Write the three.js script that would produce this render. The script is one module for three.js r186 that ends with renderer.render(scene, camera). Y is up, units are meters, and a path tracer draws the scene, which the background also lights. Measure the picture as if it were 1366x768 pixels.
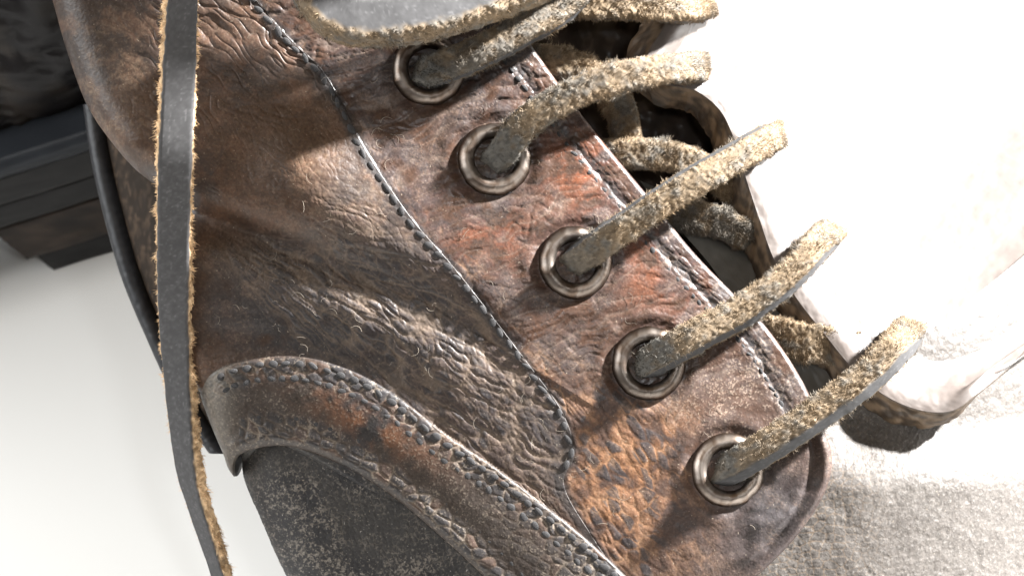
import * as THREE from 'three';

// ------------------------------------------------------------------ camera, lights, exposure
const K = 1e-4;                                     // one unit of the boot's side plan is 0.1 mm
const DP = 3000;                                    // the lens stands 0.3 m in front of the side plan
const scene = new THREE.Scene();
const UP = new THREE.Vector3(-0.3, 0.62, 0.72).normalize();   // the table's upward direction, in the boot's side plan
const Q = new THREE.Quaternion().setFromUnitVectors(UP, new THREE.Vector3(0, 1, 0));
const TABLE_H = -0.056;                            // height of the table along UP
const world = v => v.clone().applyQuaternion(Q).add(new THREE.Vector3(0, -TABLE_H, 0));
const camera = new THREE.PerspectiveCamera(2 * Math.atan(384 / DP) * 180 / Math.PI, 1366 / 768, 0.01, 20);
camera.position.copy(world(new THREE.Vector3(0, 0, DP * K)));
camera.quaternion.copy(Q);
camera.focus = 0.3;
camera.userData.fStop = 48;
scene.add(camera);
const renderer = new THREE.WebGLRenderer({ antialias: true });
renderer.toneMapping = THREE.LinearToneMapping;
renderer.toneMappingExposure = 1;
renderer.shadowMap.enabled = true;
scene.background = new THREE.Color(0.12, 0.10, 0.08);
function spot(at, aim, cd, colour, angle, radius) {
  const l = new THREE.SpotLight(colour, cd, 0, angle, 0.4, 2);
  l.position.copy(world(at)); l.target.position.copy(world(aim));
  l.castShadow = true; l.shadow.radius = radius; l.shadow.mapSize.set(2048, 2048);
  l.shadow.camera.near = 0.05; l.shadow.camera.far = 5;
  scene.add(l, l.target);
  return l;
}
// hard light from the window side, beyond the toe of the boot and to its right
const KEY_DIR = new THREE.Vector3(0.76, 0.63, 0.14).normalize();
spot(KEY_DIR.clone().multiplyScalar(2), new THREE.Vector3(0.02, 0, -0.03), 44 * 4, new THREE.Color(1, 0.99, 0.975), 0.3, 3);
// the small flash beside the lens
spot(new THREE.Vector3(0.03, 0.025, 0.31), new THREE.Vector3(-0.01, 0, 0), 0.55 * 0.0961, new THREE.Color(0.93, 0.97, 1), 0.7, 0.5);
// broad daylight from a window above and to the left
const windowLight = new THREE.RectAreaLight(new THREE.Color(0.95, 0.98, 1), 9, 0.9, 0.9);
windowLight.position.copy(world(new THREE.Vector3(-1.05, 0.35, 0.3))); windowLight.lookAt(world(new THREE.Vector3(-0.02, 0, -0.03)));
scene.add(windowLight);
// warm soft light of the room
const room = new THREE.RectAreaLight(new THREE.Color(1, 0.72, 0.4), 0.5, 1.6, 1.6);
room.position.copy(world(new THREE.Vector3(-0.5, 0.9, 0.9))); room.lookAt(world(new THREE.Vector3(0, 0, -0.05)));
scene.add(room);

// ------------------------------------------------------------------ helpers
let seed = 12345;
const rnd = () => { seed = (seed * 1664525 + 1013904223) >>> 0; return seed / 4294967296; };
const NT = 512, LAT = new Float32Array(NT * NT), LAT2 = new Float32Array(NT * NT);
for (let i = 0; i < NT * NT; i++) { LAT[i] = rnd(); LAT2[i] = rnd(); }
const clamp = (x, a = 0, b = 1) => x < a ? a : x > b ? b : x;
const smooth = (a, b, x) => { const t = clamp((x - a) / (b - a)); return t * t * (3 - 2 * t); };
const lerp = (a, b, t) => a + (b - a) * t;
function vn(x, y) {
  const xi = Math.floor(x), yi = Math.floor(y), fx = x - xi, fy = y - yi;
  const u = fx * fx * (3 - 2 * fx), v = fy * fy * (3 - 2 * fy);
  const x0 = xi & 511, x1 = (xi + 1) & 511, y0 = (yi & 511) << 9, y1 = ((yi + 1) & 511) << 9;
  const a = LAT[y0 + x0], b = LAT[y0 + x1], c = LAT[y1 + x0], d = LAT[y1 + x1];
  return a + (b - a) * u + (c - a + (a - b - c + d) * u) * v;
}
function fbm(x, y, o = 4) {
  let s = 0, w = 0.5, t = 0;
  const x0 = x * 0.86 - y * 0.51; y = x * 0.51 + y * 0.86 + 300; x = x0;
  for (let i = 0; i < o; i++) { s += w * vn(x, y); t += w; w *= 0.5; const u = x * 1.62 - y * 1.22 + 17.3; y = x * 1.22 + y * 1.62 + 9.1; x = u; }
  return s / t;
}
let F1 = 0, F2 = 0, FID = 0;
function worley(x, y) {
  const xi = Math.floor(x), yi = Math.floor(y);
  F1 = 9; F2 = 9;
  for (let j = -1; j <= 1; j++) for (let i = -1; i <= 1; i++) {
    const k = (((yi + j) & 511) << 9) + ((xi + i) & 511);
    const dx = xi + i + 0.1 + 0.8 * LAT[k] - x, dy = yi + j + 0.1 + 0.8 * LAT2[k] - y, d = dx * dx + dy * dy;
    if (d < F1) { F2 = F1; F1 = d; FID = LAT2[(k * 7 + 13) & 262143]; } else if (d < F2) F2 = d;
  }
  F1 = Math.sqrt(F1); F2 = Math.sqrt(F2);
}
// wandering lines along an angle: 1 on the line, 0 off it
function crease(x, y, ang, L, W, off, sharp) {
  const c = Math.cos(ang), s = Math.sin(ang);
  const p = (x * c + y * s), q = (-x * s + y * c);
  const n = vn(p / L + off, (q + 0.9 * W * (vn(p / 23 + off, q / 31) - 0.5) * 2) / W + off * 3);
  return Math.pow(1 - Math.abs(2 * n - 1), sharp);
}
const blob = (a, b, x, y, rx, ry, ang = 0) => {
  const c = Math.cos(ang), s = Math.sin(ang), dx = a - x, dy = b - y;
  const p = (dx * c + dy * s) / rx, q = (-dx * s + dy * c) / ry;
  return Math.exp(-(p * p + q * q));
};
// nearest distance to a line of points; side is positive below / right of it
let SEGT = 0, SEGSIDE = 0;
function dist(pts, a, b) {
  let best = 1e9;
  for (let i = 0; i + 1 < pts.length; i++) {
    const [x0, y0] = pts[i], [x1, y1] = pts[i + 1], dx = x1 - x0, dy = y1 - y0;
    const t = clamp(((a - x0) * dx + (b - y0) * dy) / (dx * dx + dy * dy)), ex = a - x0 - dx * t, ey = b - y0 - dy * t, d = ex * ex + ey * ey;
    if (d < best) { best = d; SEGT = (i + t) / (pts.length - 1); SEGSIDE = dx * ey - dy * ex; }
  }
  return Math.sqrt(best);
}

// ------------------------------------------------------------------ the boot's body: depth over its side plan
const FOLD = [[190, 243], [260, 285], [330, 308], [410, 338], [490, 368], [570, 405], [650, 455]];
const FOLD2 = [[250, 452], [330, 455], [420, 452], [500, 480], [570, 525]];
function S(a, b) {
  const q = (a - 700) * 0.788 - (b - 75) * 0.616, t = (a - 700) * 0.616 + (b - 75) * 0.788;
  let z;
  const c = -330;
  if (q < c) { const u = Math.min(0.96, (c - q) / 470); z = 170 * (Math.sqrt(1 - u * u) - 1); }
  else {
    const wr = lerp(620, 900, smooth(450, 750, t)), u = (q - c) / wr, um = 0.9;
    z = u < um ? 200 * (Math.sqrt(1 - u * u) - 1) : 200 * (Math.sqrt(1 - um * um) - 1 - (u - um) * um / Math.sqrt(1 - um * um));
  }
  z -= 25 * smooth(300, -200, b);
  // the shaft slumps over the ankle
  const d = dist(FOLD, a, b), ft = SEGT, s = SEGSIDE > 0 ? 1 : -1;
  z -= lerp(30, 3, smooth(0, 0.85, ft)) * Math.exp(-d * d / (s > 0 ? 700 : 260));
  z += (s < 0 ? lerp(26, 8, ft) * smooth(0, 60, d) * Math.exp(-d * d / 16000) : lerp(4, 5, ft) * Math.exp(-(d - 60) * (d - 60) / 1800));
  z += 22 * blob(a, b, 420, 235, 80, 60, 0.5);
  const d2 = dist(FOLD2, a, b);
  z -= 5 * Math.exp(-d2 * d2 / 1100);
  z += 4 * blob(a, b, 320, 425, 70, 18, 0.05);
  z += 6 * (fbm(a / 120 + 3, b / 120) - 0.5) * smooth(120, 300, a);
  return z;
}
// a photograph measure at depth z to the side plan
const pt = (x, y, lift = 0) => {
  let a = x, b = y;
  for (let i = 0; i < 4; i++) { const f = 1 - (S(a, b) + lift) / DP; a = 683 + (x - 683) * f; b = 384 + (y - 384) * f; }
  return [a, b];
};
const ptz = (x, y, z) => { const f = 1 - z / DP; return [683 + (x - 683) * f, 384 + (y - 384) * f, z]; };
const V = (a, b, z) => new THREE.Vector3((a - 683) * K, (384 - b) * K, z * K);
function curve(pts, n = 200, lift = 0) {
  const c = new THREE.CatmullRomCurve3(pts.map(p => { const [a, b] = pt(p[0], p[1], lift); return new THREE.Vector3(a, b, 0); }), false, 'centripetal');
  return c.getSpacedPoints(n).map(v => [v.x, v.y]);
}
const at = (c, t) => { const x = clamp(t) * (c.length - 1), i = Math.min(c.length - 2, Math.floor(x)), f = x - i; return [lerp(c[i][0], c[i + 1][0], f), lerp(c[i][1], c[i + 1][1], f)]; };

const SEAM = curve([[190, -330], [250, -180], [335, -10], [385, 50], [430, 95], [462, 150], [482, 190], [510, 235], [552, 295], [600, 350], [640, 400], [682, 455], [720, 505], [748, 545], [764, 585], [766, 610], [752, 642], [790, 715], [850, 800]]);
const EDGE = curve([[480, -330], [580, -160], [668, 0], [722, 78], [790, 170], [866, 262], [925, 335], [978, 390], [1018, 430], [1055, 480], [1082, 528], [1102, 575], [1112, 612], [1103, 655], [1065, 715], [1005, 775], [900, 860]]);
const STRAP_U = curve([[262, 528], [283, 497], [330, 479], [400, 475], [470, 494], [530, 528], [600, 582], [660, 622], [720, 668], [780, 716], [840, 772], [920, 850]]);
const STRAP_L = curve([[310, 642], [316, 610], [345, 598], [390, 597], [450, 618], [520, 660], [580, 710], [640, 765], [720, 850], [760, 900]]);
const xAt = (c) => { // a as a function of b
  const t = new Float32Array(1400).fill(-1e4);
  for (let i = 0; i + 1 < c.length; i++) { const [x0, y0] = c[i], [x1, y1] = c[i + 1]; for (let y = Math.ceil(Math.min(y0, y1)); y <= Math.max(y0, y1); y++) if (y >= -400 && y < 1000) t[y + 400] = lerp(x0, x1, y1 === y0 ? 0 : (y - y0) / (y1 - y0)); }
  return b => t[clamp(Math.round(b) + 400, 0, 1399)];
};
const yAt = (c) => {
  const t = new Float32Array(1700).fill(1e4);
  for (let i = 0; i + 1 < c.length; i++) { const [x0, y0] = c[i], [x1, y1] = c[i + 1]; for (let x = Math.ceil(Math.min(x0, x1)); x <= Math.max(x0, x1); x++) if (x >= -100 && x < 1600) t[x + 100] = lerp(y0, y1, x1 === x0 ? 0 : (x - x0) / (x1 - x0)); }
  return a => t[clamp(Math.round(a) + 100, 0, 1699)];
};
const seamX = xAt(SEAM), edgeX = xAt(EDGE), strapUy = yAt(STRAP_U), strapLy = yAt(STRAP_L);
const EYELETS = [[572, 92], [660, 212], [768, 350], [866, 485], [972, 627]].map(([x, y]) => pt(x, y));

// ------------------------------------------------------------------ leather: what it is made of, from its place on the boot
const M = { quarter: 0, facing: 0, strap: 0, counter: 0, vamp: 0 };
function regions(a, b) {
  M.quarter = M.facing = M.strap = M.counter = M.vamp = 0;
  const su = strapUy(a), sl = strapLy(a);
  if (a > 305 && b > sl) M.counter = 1;
  else if (a > 255 && b > su) M.strap = 1;
  else if (a < seamX(b)) M.quarter = 1;
  else if (a < edgeX(b) || b < 300) M.facing = 1;
  else M.vamp = 1;
}
const mixc = (c, r, g, b, t) => { c[0] += (r - c[0]) * t; c[1] += (g - c[1]) * t; c[2] += (b - c[2]) * t; };
const RS = 0.48;                                     // how deep the creases and pebbles are
let RELIEF = 0, FINE = 0, ROUGH = 0.5;
const C = [0, 0, 0];
function leather(a, b, colour) {
  regions(a, b);
  const w1 = (fbm(a / 40, b / 40, 3) - 0.5) * 2, w2 = (fbm(a / 40 + 51, b / 40 + 7, 3) - 0.5) * 2;
  let h = 0, web = 0, cellid = 0.5;
  const grain = vn(a * 0.5 + b * 0.37, b * 0.5 - a * 0.37 + 900), grain2 = vn(a * 0.2 - b * 0.22 + 400, b * 0.2 + a * 0.22);
  const big = fbm(a / 90 + 5, b / 90 + 2, 4), mid = fbm(a / 22 + 1, b / 22 + 31, 4), fib = crease(a, b, 0.9 + w1 * 1.4, 26, 3.2, 3, 5) * smooth(0.45, 0.7, mid);
  if (M.quarter) {
    const upm = smooth(210, 90, b + (a - 300) * 0.1 + 30 * w1) * smooth(110, 260, a);
    const lowc = smooth(60, 150, b + 20 * w2), c1 = lerp(crease(a, b, 0.55, 60, 11, 1, 4), crease(a, b, 0.06, 60, 10, 2, 4), lowc) + 0.45 * crease(a, b, 0.85, 34, 9, 7, 5);
    h -= 5.2 * c1 * upm;
    const fm = blob(a, b, 430, 345, 190, 48, 0.45);
    h -= 3.2 * crease(a, b, 0.42, 70, 9, 11, 4) * fm;
    // pebbled wrinkles running down towards the instep
    const wm = smooth(0.05, 0.75, blob(a, b, 600, 490, 250, 105, 0.76) + 0.7 * blob(a, b, 430, 395, 160, 50, 0.4) + 0.25 * w2);
    const cs = 0.725, sn = 0.689, p = a * cs + b * sn, r = -a * sn + b * cs;
    const warp = 16 * (fbm(p / 60, r / 40 + 8, 3) - 0.5);
    worley((p + 10 * w2) / 24, (r + warp) / 11); cellid = FID;
    const e = F2 - F1, x1 = a + 9 * w2, y1 = b + 9 * w1;
    const fa = Math.atan2(y1 - 265, x1 - 215), fr = Math.hypot(x1 - 215, y1 - 265), fan = (W, L, o) => { const n = vn(fr / L + o, (fa + 0.03 * (vn(fr / 40, fa * 12 + o) - 0.5)) / W + 40 + o); return 1 - Math.abs(2 * n - 1); };
    const l1 = Math.max(fan(0.036, 85, 3) ** 3, 0.8 * fan(0.024, 55, 9) ** 3), l2 = crease(x1, y1, 0.98, 44, 9, 43, 4), l3 = crease(x1, y1, 0.5, 50, 8, 47, 4);
    h -= wm * (4.6 * l1 + 0.9 * l2 + 0.8 * l3 + 0.7 * smooth(0.3, 0, e) - 2.0) ;
    h -= (0.9 * crease(x1, y1, 0.3, 60, 8, 53, 4) + 0.8 * crease(x1, y1, 1.25, 40, 8, 57, 5)) * smooth(240, 300, a) * (1 - upm);
    web = wm * clamp(0.9 * smooth(0.35, 0.9, l1) + 0.5 * smooth(0.16, 0.0, e) + 0.4 * l2) * (0.45 + 0.7 * mid);
    if (colour) {
      C[0] = 0.05; C[1] = 0.028; C[2] = 0.0175;
      mixc(C, 0.025, 0.019, 0.017, smooth(0.36, 0.68, big) * 0.7);
      mixc(C, 0.082, 0.038, 0.02, smooth(0.42, 0.75, mid) * 0.5);
      mixc(C, 0.022, 0.020, 0.021, clamp(blob(a, b, 400, 440, 130, 50, 0.2) * 1.2 * smooth(0.3, 0.6, mid + 0.15)) * 0.9);
      mixc(C, 0.024, 0.022, 0.024, clamp(wm * 0.65 + wm * smooth(0.4, 0.65, cellid) * smooth(0.25, 0.5, e) * 0.3));
      mixc(C, 0.16, 0.115, 0.08, web * 0.5);
      mixc(C, 0.16, 0.12, 0.085, 0.2 * smooth(0.6, 0.86, grain * 0.5 + grain2 * 0.3 + mid * 0.3));
      const haze = blob(a, b, 150, 130, 70, 120, -0.4) + 0.7 * blob(a, b, 440, 225, 110, 60, 0.4) + 0.5 * blob(a, b, 390, 385, 100, 26, 0.3);  // scuffed shaft edge, plus the sheen of the fold humps put into the colour
      mixc(C, 0.17, 0.12, 0.08, clamp(fib * (0.16 + haze) * 0.6 + haze * 0.16 * smooth(0.5, 0.75, grain2 * 0.6 + mid * 0.5)));
    }
    ROUGH = 0.48 + 0.24 * (mid - 0.5) + 0.12 * web;
  } else if (M.facing) {
    // creases between the eyelets
    const lower = smooth(470, 560, b + 30 * w1);
    const c1 = crease(a + 10 * w2, b + 14 * w1, -0.3, 85, 16, 21, 2), c2 = crease(a, b, -0.2, 40, 8, 27, 4);
    const up = smooth(200, 110, b - 0.1 * (a - 500));
    const c3 = crease(a + 5 * w1, b + 5 * w2, -0.38, 110, 10, 63, 3), c4 = crease(a + 8 * w2, b + 8 * w1, 0.1, 40, 8, 67, 4);
    h -= (3.2 * c1 + 2.6 * c2 + 3.2 * c3 + 0.6 * c4) * (1 - 0.75 * lower) * (0.6 + 0.6 * up);
    const cs = 0.64, sn = 0.77, p = a * cs + b * sn, r = -a * sn + b * cs;
    worley((p + 14 * w1) / 30, (r + 10 * w2) / 14); cellid = FID;
    const e = F2 - F1, pm = smooth(440, 560, b) * smooth(980, 840, a + 40 * w2) + 0.6 * smooth(60, 5, a - seamX(b));
    const fine2 = crease(a + 6 * w1, b + 6 * w2, 0.88, 26, 6, 61, 3);
    h += pm * (0.8 * smooth(0, 0.4, e) - 0.9 * fine2);
    web = clamp(pm) * 0.5 * (smooth(0.14, 0, e) + fine2) * smooth(0.35, 0.65, mid);
    const spots = clamp(pm) * smooth(0.5, 0.6, 0.45 * cellid + 0.55 * vn((p + 9 * w2) / 26, (r + 7 * w1) / 11 + 70) + 0.12 * (mid - 0.5)) * smooth(0.05, 0.25, e);
    // hollows pressed round the eyelets
    let near = 0;
    for (const [x, y] of EYELETS) {
      const d = Math.hypot(a - x, b - y);
      near = Math.max(near, smooth(95, 55, d));
      if (d < 110) { const an = Math.atan2(b - y, a - x); h += 2.4 * (vn(an * 3.5 + 20 + x, d / 40) - 0.5) * smooth(110, 70, d) + 1.6 * (vn(an * 1.5 + 7, d / 9 + x) - 0.5) * smooth(105, 62, d); }
      h += 3.5 * Math.exp(-((d - 66) ** 2) / 90) - 5 * Math.exp(-((d - 50) ** 2) / 60);
    }
    // turned and stitched edge
    const ed = edgeX(b) - a;
    let groove = 0;
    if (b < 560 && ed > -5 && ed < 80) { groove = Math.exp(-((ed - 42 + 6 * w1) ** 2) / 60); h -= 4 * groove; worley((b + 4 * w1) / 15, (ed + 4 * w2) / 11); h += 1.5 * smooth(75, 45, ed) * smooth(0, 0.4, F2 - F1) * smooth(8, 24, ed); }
    // folds towards the rounded end
    const em = blob(a, b, 1035, 690, 95, 60, -0.8);
    const eb = smooth(545, 590, b) * smooth(-2, 2, ed);
    h += eb * (7 * Math.exp(-((ed - 10) ** 2) / 60) - 6 * Math.exp(-((ed - 27) ** 2) / 40));
    h += 9 * em * Math.sin((a * 0.62 + b * 0.78 + 14 * w1) / 8.5);
    if (colour) {
      C[0] = 0.046; C[1] = 0.025; C[2] = 0.017;
      mixc(C, 0.12, 0.04, 0.019, clamp(blob(a, b, 790, 240, 110, 60, 0.9) + blob(a, b, 630, 305, 90, 45, 0.4) + 0.7 * blob(a, b, 890, 370, 80, 60, 0.8)) * smooth(0.36, 0.62, mid + 0.12 * c1));
      mixc(C, 0.15, 0.066, 0.028, clamp(blob(a, b, 850, 600, 120, 95, 0.5) * 1.2 + 0.5 * blob(a, b, 810, 720, 100, 70)) * smooth(0.3, 0.62, mid));
      mixc(C, 0.032, 0.027, 0.028, smooth(0.42, 0.62, 0.5 * big + 0.5 * mid + 0.1 * w2) * 0.75 * (1 - 0.6 * lower));
      mixc(C, 0.03, 0.028, 0.03, near * 0.4 * smooth(0.35, 0.6, mid + 0.1));
      mixc(C, 0.026, 0.022, 0.023, spots * 0.9);
      mixc(C, 0.3, 0.17, 0.09, web * (0.2 + 0.45 * mid));
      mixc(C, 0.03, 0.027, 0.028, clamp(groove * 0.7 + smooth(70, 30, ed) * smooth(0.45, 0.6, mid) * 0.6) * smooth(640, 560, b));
      mixc(C, 0.03, 0.03, 0.034, em * 0.75);
      mixc(C, 0.16, 0.12, 0.095, 0.45 * smooth(0.5, 0.95, c3) * (1 - lower) * mid);
      const dust = blob(a, b, 990, 530, 90, 70) * 0.45 + 0.1;
      mixc(C, 0.26, 0.2, 0.155, dust * smooth(0.62, 0.85, grain * 0.55 + grain2 * 0.25 + mid * 0.35));
      mixc(C, 0.24, 0.14, 0.085, fib * 0.25);
    }
    ROUGH = 0.4 + 0.26 * (mid - 0.5) + 0.12 * lower;
  } else if (M.strap) {
    const du = b - strapUy(a), dl = strapLy(a) - b;
    const rows = Math.max(smooth(46 + 14 * w2, 26, du) * smooth(0, 6, du), smooth(56 + 14 * w1, 34, a < 316 ? 99 : dl) * smooth(6, 14, dl), 0.6 * smooth(640, 760, a + 60 * w1));
    worley((a * 0.85 + b * 0.5 + 9 * w1) / 20, (-a * 0.5 + b * 0.85 + 9 * w2) / 13); cellid = FID;
    const e = F2 - F1;
    h += rows * (2.2 * smooth(0, 0.45, e) - 1.2);
    web = rows * smooth(0.2, 0, e);
    if (colour) {
      C[0] = 0.038; C[1] = 0.029; C[2] = 0.024;
      mixc(C, 0.02, 0.019, 0.02, smooth(0.4, 0.6, big) * 0.8);
      mixc(C, 0.1, 0.045, 0.023, clamp(blob(a, b, 490, 565, 100, 24, 0.5) * 1.1) * smooth(0.35, 0.7, mid + 0.1));
      mixc(C, 0.024, 0.023, 0.025, rows * smooth(0.15, 0.4, e) * 0.75);
      mixc(C, 0.08, 0.045, 0.028, rows * smooth(0.75, 0.9, cellid) * 0.5);
      mixc(C, 0.18, 0.145, 0.112, web * 0.55 * smooth(0.38, 0.65, mid));
      mixc(C, 0.2, 0.165, 0.13, 0.5 * smooth(0.68, 0.9, grain * 0.6 + grain2 * 0.25 + mid * 0.3));
      mixc(C, 0.13, 0.115, 0.095, 0.6 * smooth(330, 275, a) * (0.5 + mid * 0.6));  // left end lightened: the sheen of the rim is put into the colour
    }
    ROUGH = 0.48 + 0.24 * (mid - 0.5) + 0.12 * web;
  } else if (M.counter) {
    worley(a / 9 + w1, b / 9 + w2);
    h += 0.8 * smooth(0, 0.5, F2 - F1) + 1.2 * (mid - 0.5);
    web = smooth(0.15, 0, F2 - F1);
    if (colour) {
      C[0] = 0.024; C[1] = 0.022; C[2] = 0.021;
      mixc(C, 0.014, 0.013, 0.014, smooth(0.4, 0.6, big));
      mixc(C, 0.12, 0.105, 0.09, clamp((0.4 + 0.75 * smooth(0.4, 0.62, big + 0.1 * w1)) * smooth(0.6, 0.9, grain * 0.45 + grain2 * 0.4 + mid * 0.35)));
      mixc(C, 0.12, 0.1, 0.08, web * 0.35 * smooth(0.4, 0.6, mid));
      mixc(C, 0.4, 0.37, 0.34, smooth(0.93, 0.99, vn(a / 2.4 + 77, b / 2.4)) * 0.7);
    }
    ROUGH = 0.58;
  } else {
    worley(a / 13 + 0.7 * w1, b / 11 + 0.7 * w2);
    const e = F2 - F1;
    const pits = smooth(0.5, 0.75, fbm(a / 8, b / 8 + 40, 3));
    h += 0.45 * smooth(0, 0.4, e) - 1.1 * pits + 3 * (mid - 0.5) - 0.8 * crease(a + 8 * w1, b + 8 * w2, -0.6, 40, 12, 5, 4);
    if (colour) {
      C[0] = 0.08; C[1] = 0.071; C[2] = 0.064;
      mixc(C, 0.05, 0.043, 0.038, smooth(0.4, 0.7, mid) * 0.5);
      mixc(C, 0.17, 0.115, 0.07, smooth(0.2, 0, e) * 0.4 * smooth(1230, 1080, a));
      mixc(C, 0.16, 0.15, 0.14, 0.5 * smooth(0.6, 0.85, grain * 0.6 + grain2 * 0.4));
    }
    ROUGH = 0.55;
  }
  if (colour && (M.quarter || M.facing)) mixc(C, 0.02, 0.018, 0.018, 0.75 * smooth(15 + 6 * w1, 4, Math.abs(seamX(b) - 4 - a)));   // wax worked into the seam
  if (colour) { // lint and grit
    const g = vn(a / 1.9 + 133, b / 1.9 + 71);
    mixc(C, 0.4, 0.34, 0.26, smooth(0.955, 0.985, g) * 0.6);
    const v = 0.62 + 0.46 * vn(a / 2.6 + 40, b / 2.6 + 3) + 0.3 * vn(a / 1.5 + 4, b / 1.5 + 63);
    C[0] *= v; C[1] *= v; C[2] *= v;
  }
  RELIEF = h;
  FINE = clamp(0.5 + 0.42 * (grain - 0.5) + 0.5 * (grain2 - 0.5) + 0.3 * (mid - 0.5) - 0.35 * web);
}
const TW = 2048, TH = 1353, A0 = -80, B0 = -120, AW = 1526, BH = 1008;
const toS = c => Math.round(255 * clamp(c <= 0.0031308 ? 12.92 * c : 1.055 * Math.pow(c, 1 / 2.4) - 0.055));
function dataTex(data, w, h, srgb) {
  const t = new THREE.DataTexture(data, w, h, THREE.RGBAFormat);
  t.magFilter = THREE.LinearFilter; t.minFilter = THREE.LinearFilter; t.wrapS = t.wrapT = THREE.RepeatWrapping;
  if (srgb) t.colorSpace = THREE.SRGBColorSpace;
  t.needsUpdate = true;
  return t;
}
const colD = new Uint8Array(TW * TH * 4), bmpD = new Uint8Array(TW * TH * 4), rghD = new Uint8Array(TW * TH * 4);
for (let j = 0; j < TH; j++) for (let i = 0; i < TW; i++) {
  const a = A0 + (i + 0.5) / TW * AW, b = B0 + BH * (1 - (j + 0.5) / TH), k = 4 * (j * TW + i);
  leather(a, b, true);
  colD[k] = toS(C[0]); colD[k + 1] = toS(C[1]); colD[k + 2] = toS(C[2]); colD[k + 3] = 255;
  bmpD[k] = bmpD[k + 1] = bmpD[k + 2] = Math.round(255 * FINE); bmpD[k + 3] = 255;
  rghD[k] = rghD[k + 1] = rghD[k + 2] = Math.round(255 * clamp(ROUGH + 0.12 * (vn(a / 5, b / 5 + 9) - 0.5))); rghD[k + 3] = 255;
}
const leatherMat = new THREE.MeshPhysicalMaterial({ map: dataTex(colD, TW, TH, true), bumpMap: dataTex(bmpD, TW, TH), bumpScale: 4.2e-5, roughnessMap: dataTex(rghD, TW, TH), roughness: 1, metalness: 0, specularIntensity: 0.7, side: THREE.DoubleSide });
leatherMat.name = 'worn_leather';

// small tiling grain for everything else
const SG = 512, sgD = new Uint8Array(SG * SG * 4);
for (let j = 0; j < SG; j++) for (let i = 0; i < SG; i++) {
  const x = i / SG, y = j / SG, w = (k, f) => vn(x * f * 1 + k, y * f + k);
  const n = 0.5 * vn((i * 0.5) % 256, (j * 0.5) % 256) + 0.3 * vn((i * 0.25) + 7, (j * 0.25)) + 0.2 * w(3, 40);
  const k = 4 * (j * SG + i); sgD[k] = sgD[k + 1] = sgD[k + 2] = Math.round(255 * clamp(n)); sgD[k + 3] = 255;
}
const grainTex = dataTex(sgD, SG, SG);
const std = (name, o) => { const m = new THREE.MeshPhysicalMaterial({ side: THREE.DoubleSide, ...o }); m.name = name; return m; };
const dryLeather = std('dry_leather', { vertexColors: true, roughness: 0.8, specularIntensity: 0.5, bumpMap: grainTex, bumpScale: 5e-5 });
const darkLeather = std('dark_leather', { vertexColors: true, specularIntensity: 0.5, roughness: 0.42, bumpMap: grainTex, bumpScale: 4e-5 });
const stitchMat = std('waxed_thread', { color: new THREE.Color().setRGB(0.018, 0.017, 0.018), roughness: 0.8, bumpMap: grainTex, bumpScale: 2e-5 });
const metal = std('worn_bronze', { vertexColors: true, metalness: 1, roughness: 0.4, bumpMap: grainTex, bumpScale: 1.2e-5 });
const suede = std('suede', { vertexColors: true, roughness: 0.9 });
const tableMat = std('white_table', { vertexColors: true, roughness: 0.55 });

// ------------------------------------------------------------------ things and parts
const names = {};
const numbered = n => { const k = names[n] = (names[n] ?? -1) + 1; return k ? `${n}_${String(k).padStart(3, '0')}` : n; };
function thing(name, label, category, base) {
  const g = new THREE.Group();
  g.name = numbered(name); g.quaternion.copy(Q); g.position.copy(world(base));
  g.userData = { label, category, base };
  scene.add(g);
  return g;
}
function part(name, geo, mat, parent, top) {
  const base = (top ?? parent).userData.base;
  geo.translate(-base.x, -base.y, -base.z);
  const m = new THREE.Mesh(geo, mat);
  m.name = name; m.castShadow = m.receiveShadow = true;
  parent.add(m);
  return m;
}
// a sheet from rows x columns of plan points [a, b, z, colour?]
function sheet(rows, cols, f, colours) {
  const pos = new Float32Array(rows * cols * 3), uv = new Float32Array(rows * cols * 2), col = colours && new Float32Array(rows * cols * 3), idx = [];
  for (let i = 0; i < rows; i++) for (let j = 0; j < cols; j++) {
    const [a, b, z, c] = f(i, j), k = i * cols + j;
    pos[3 * k] = (a - 683) * K; pos[3 * k + 1] = (384 - b) * K; pos[3 * k + 2] = z * K;
    uv[2 * k] = (a - A0) / AW; uv[2 * k + 1] = 1 - (b - B0) / BH;
    if (col) { col[3 * k] = c[0]; col[3 * k + 1] = c[1]; col[3 * k + 2] = c[2]; }
    if (i && j) { const p = k - cols - 1; idx.push(p, k - 1, p + 1, p + 1, k - 1, k); }
  }
  const g = new THREE.BufferGeometry();
  g.setAttribute('position', new THREE.BufferAttribute(pos, 3)); g.setAttribute('uv', new THREE.BufferAttribute(uv, 2));
  if (col) g.setAttribute('color', new THREE.BufferAttribute(col, 3));
  g.setIndex(idx); g.computeVertexNormals();
  return g;
}
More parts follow.
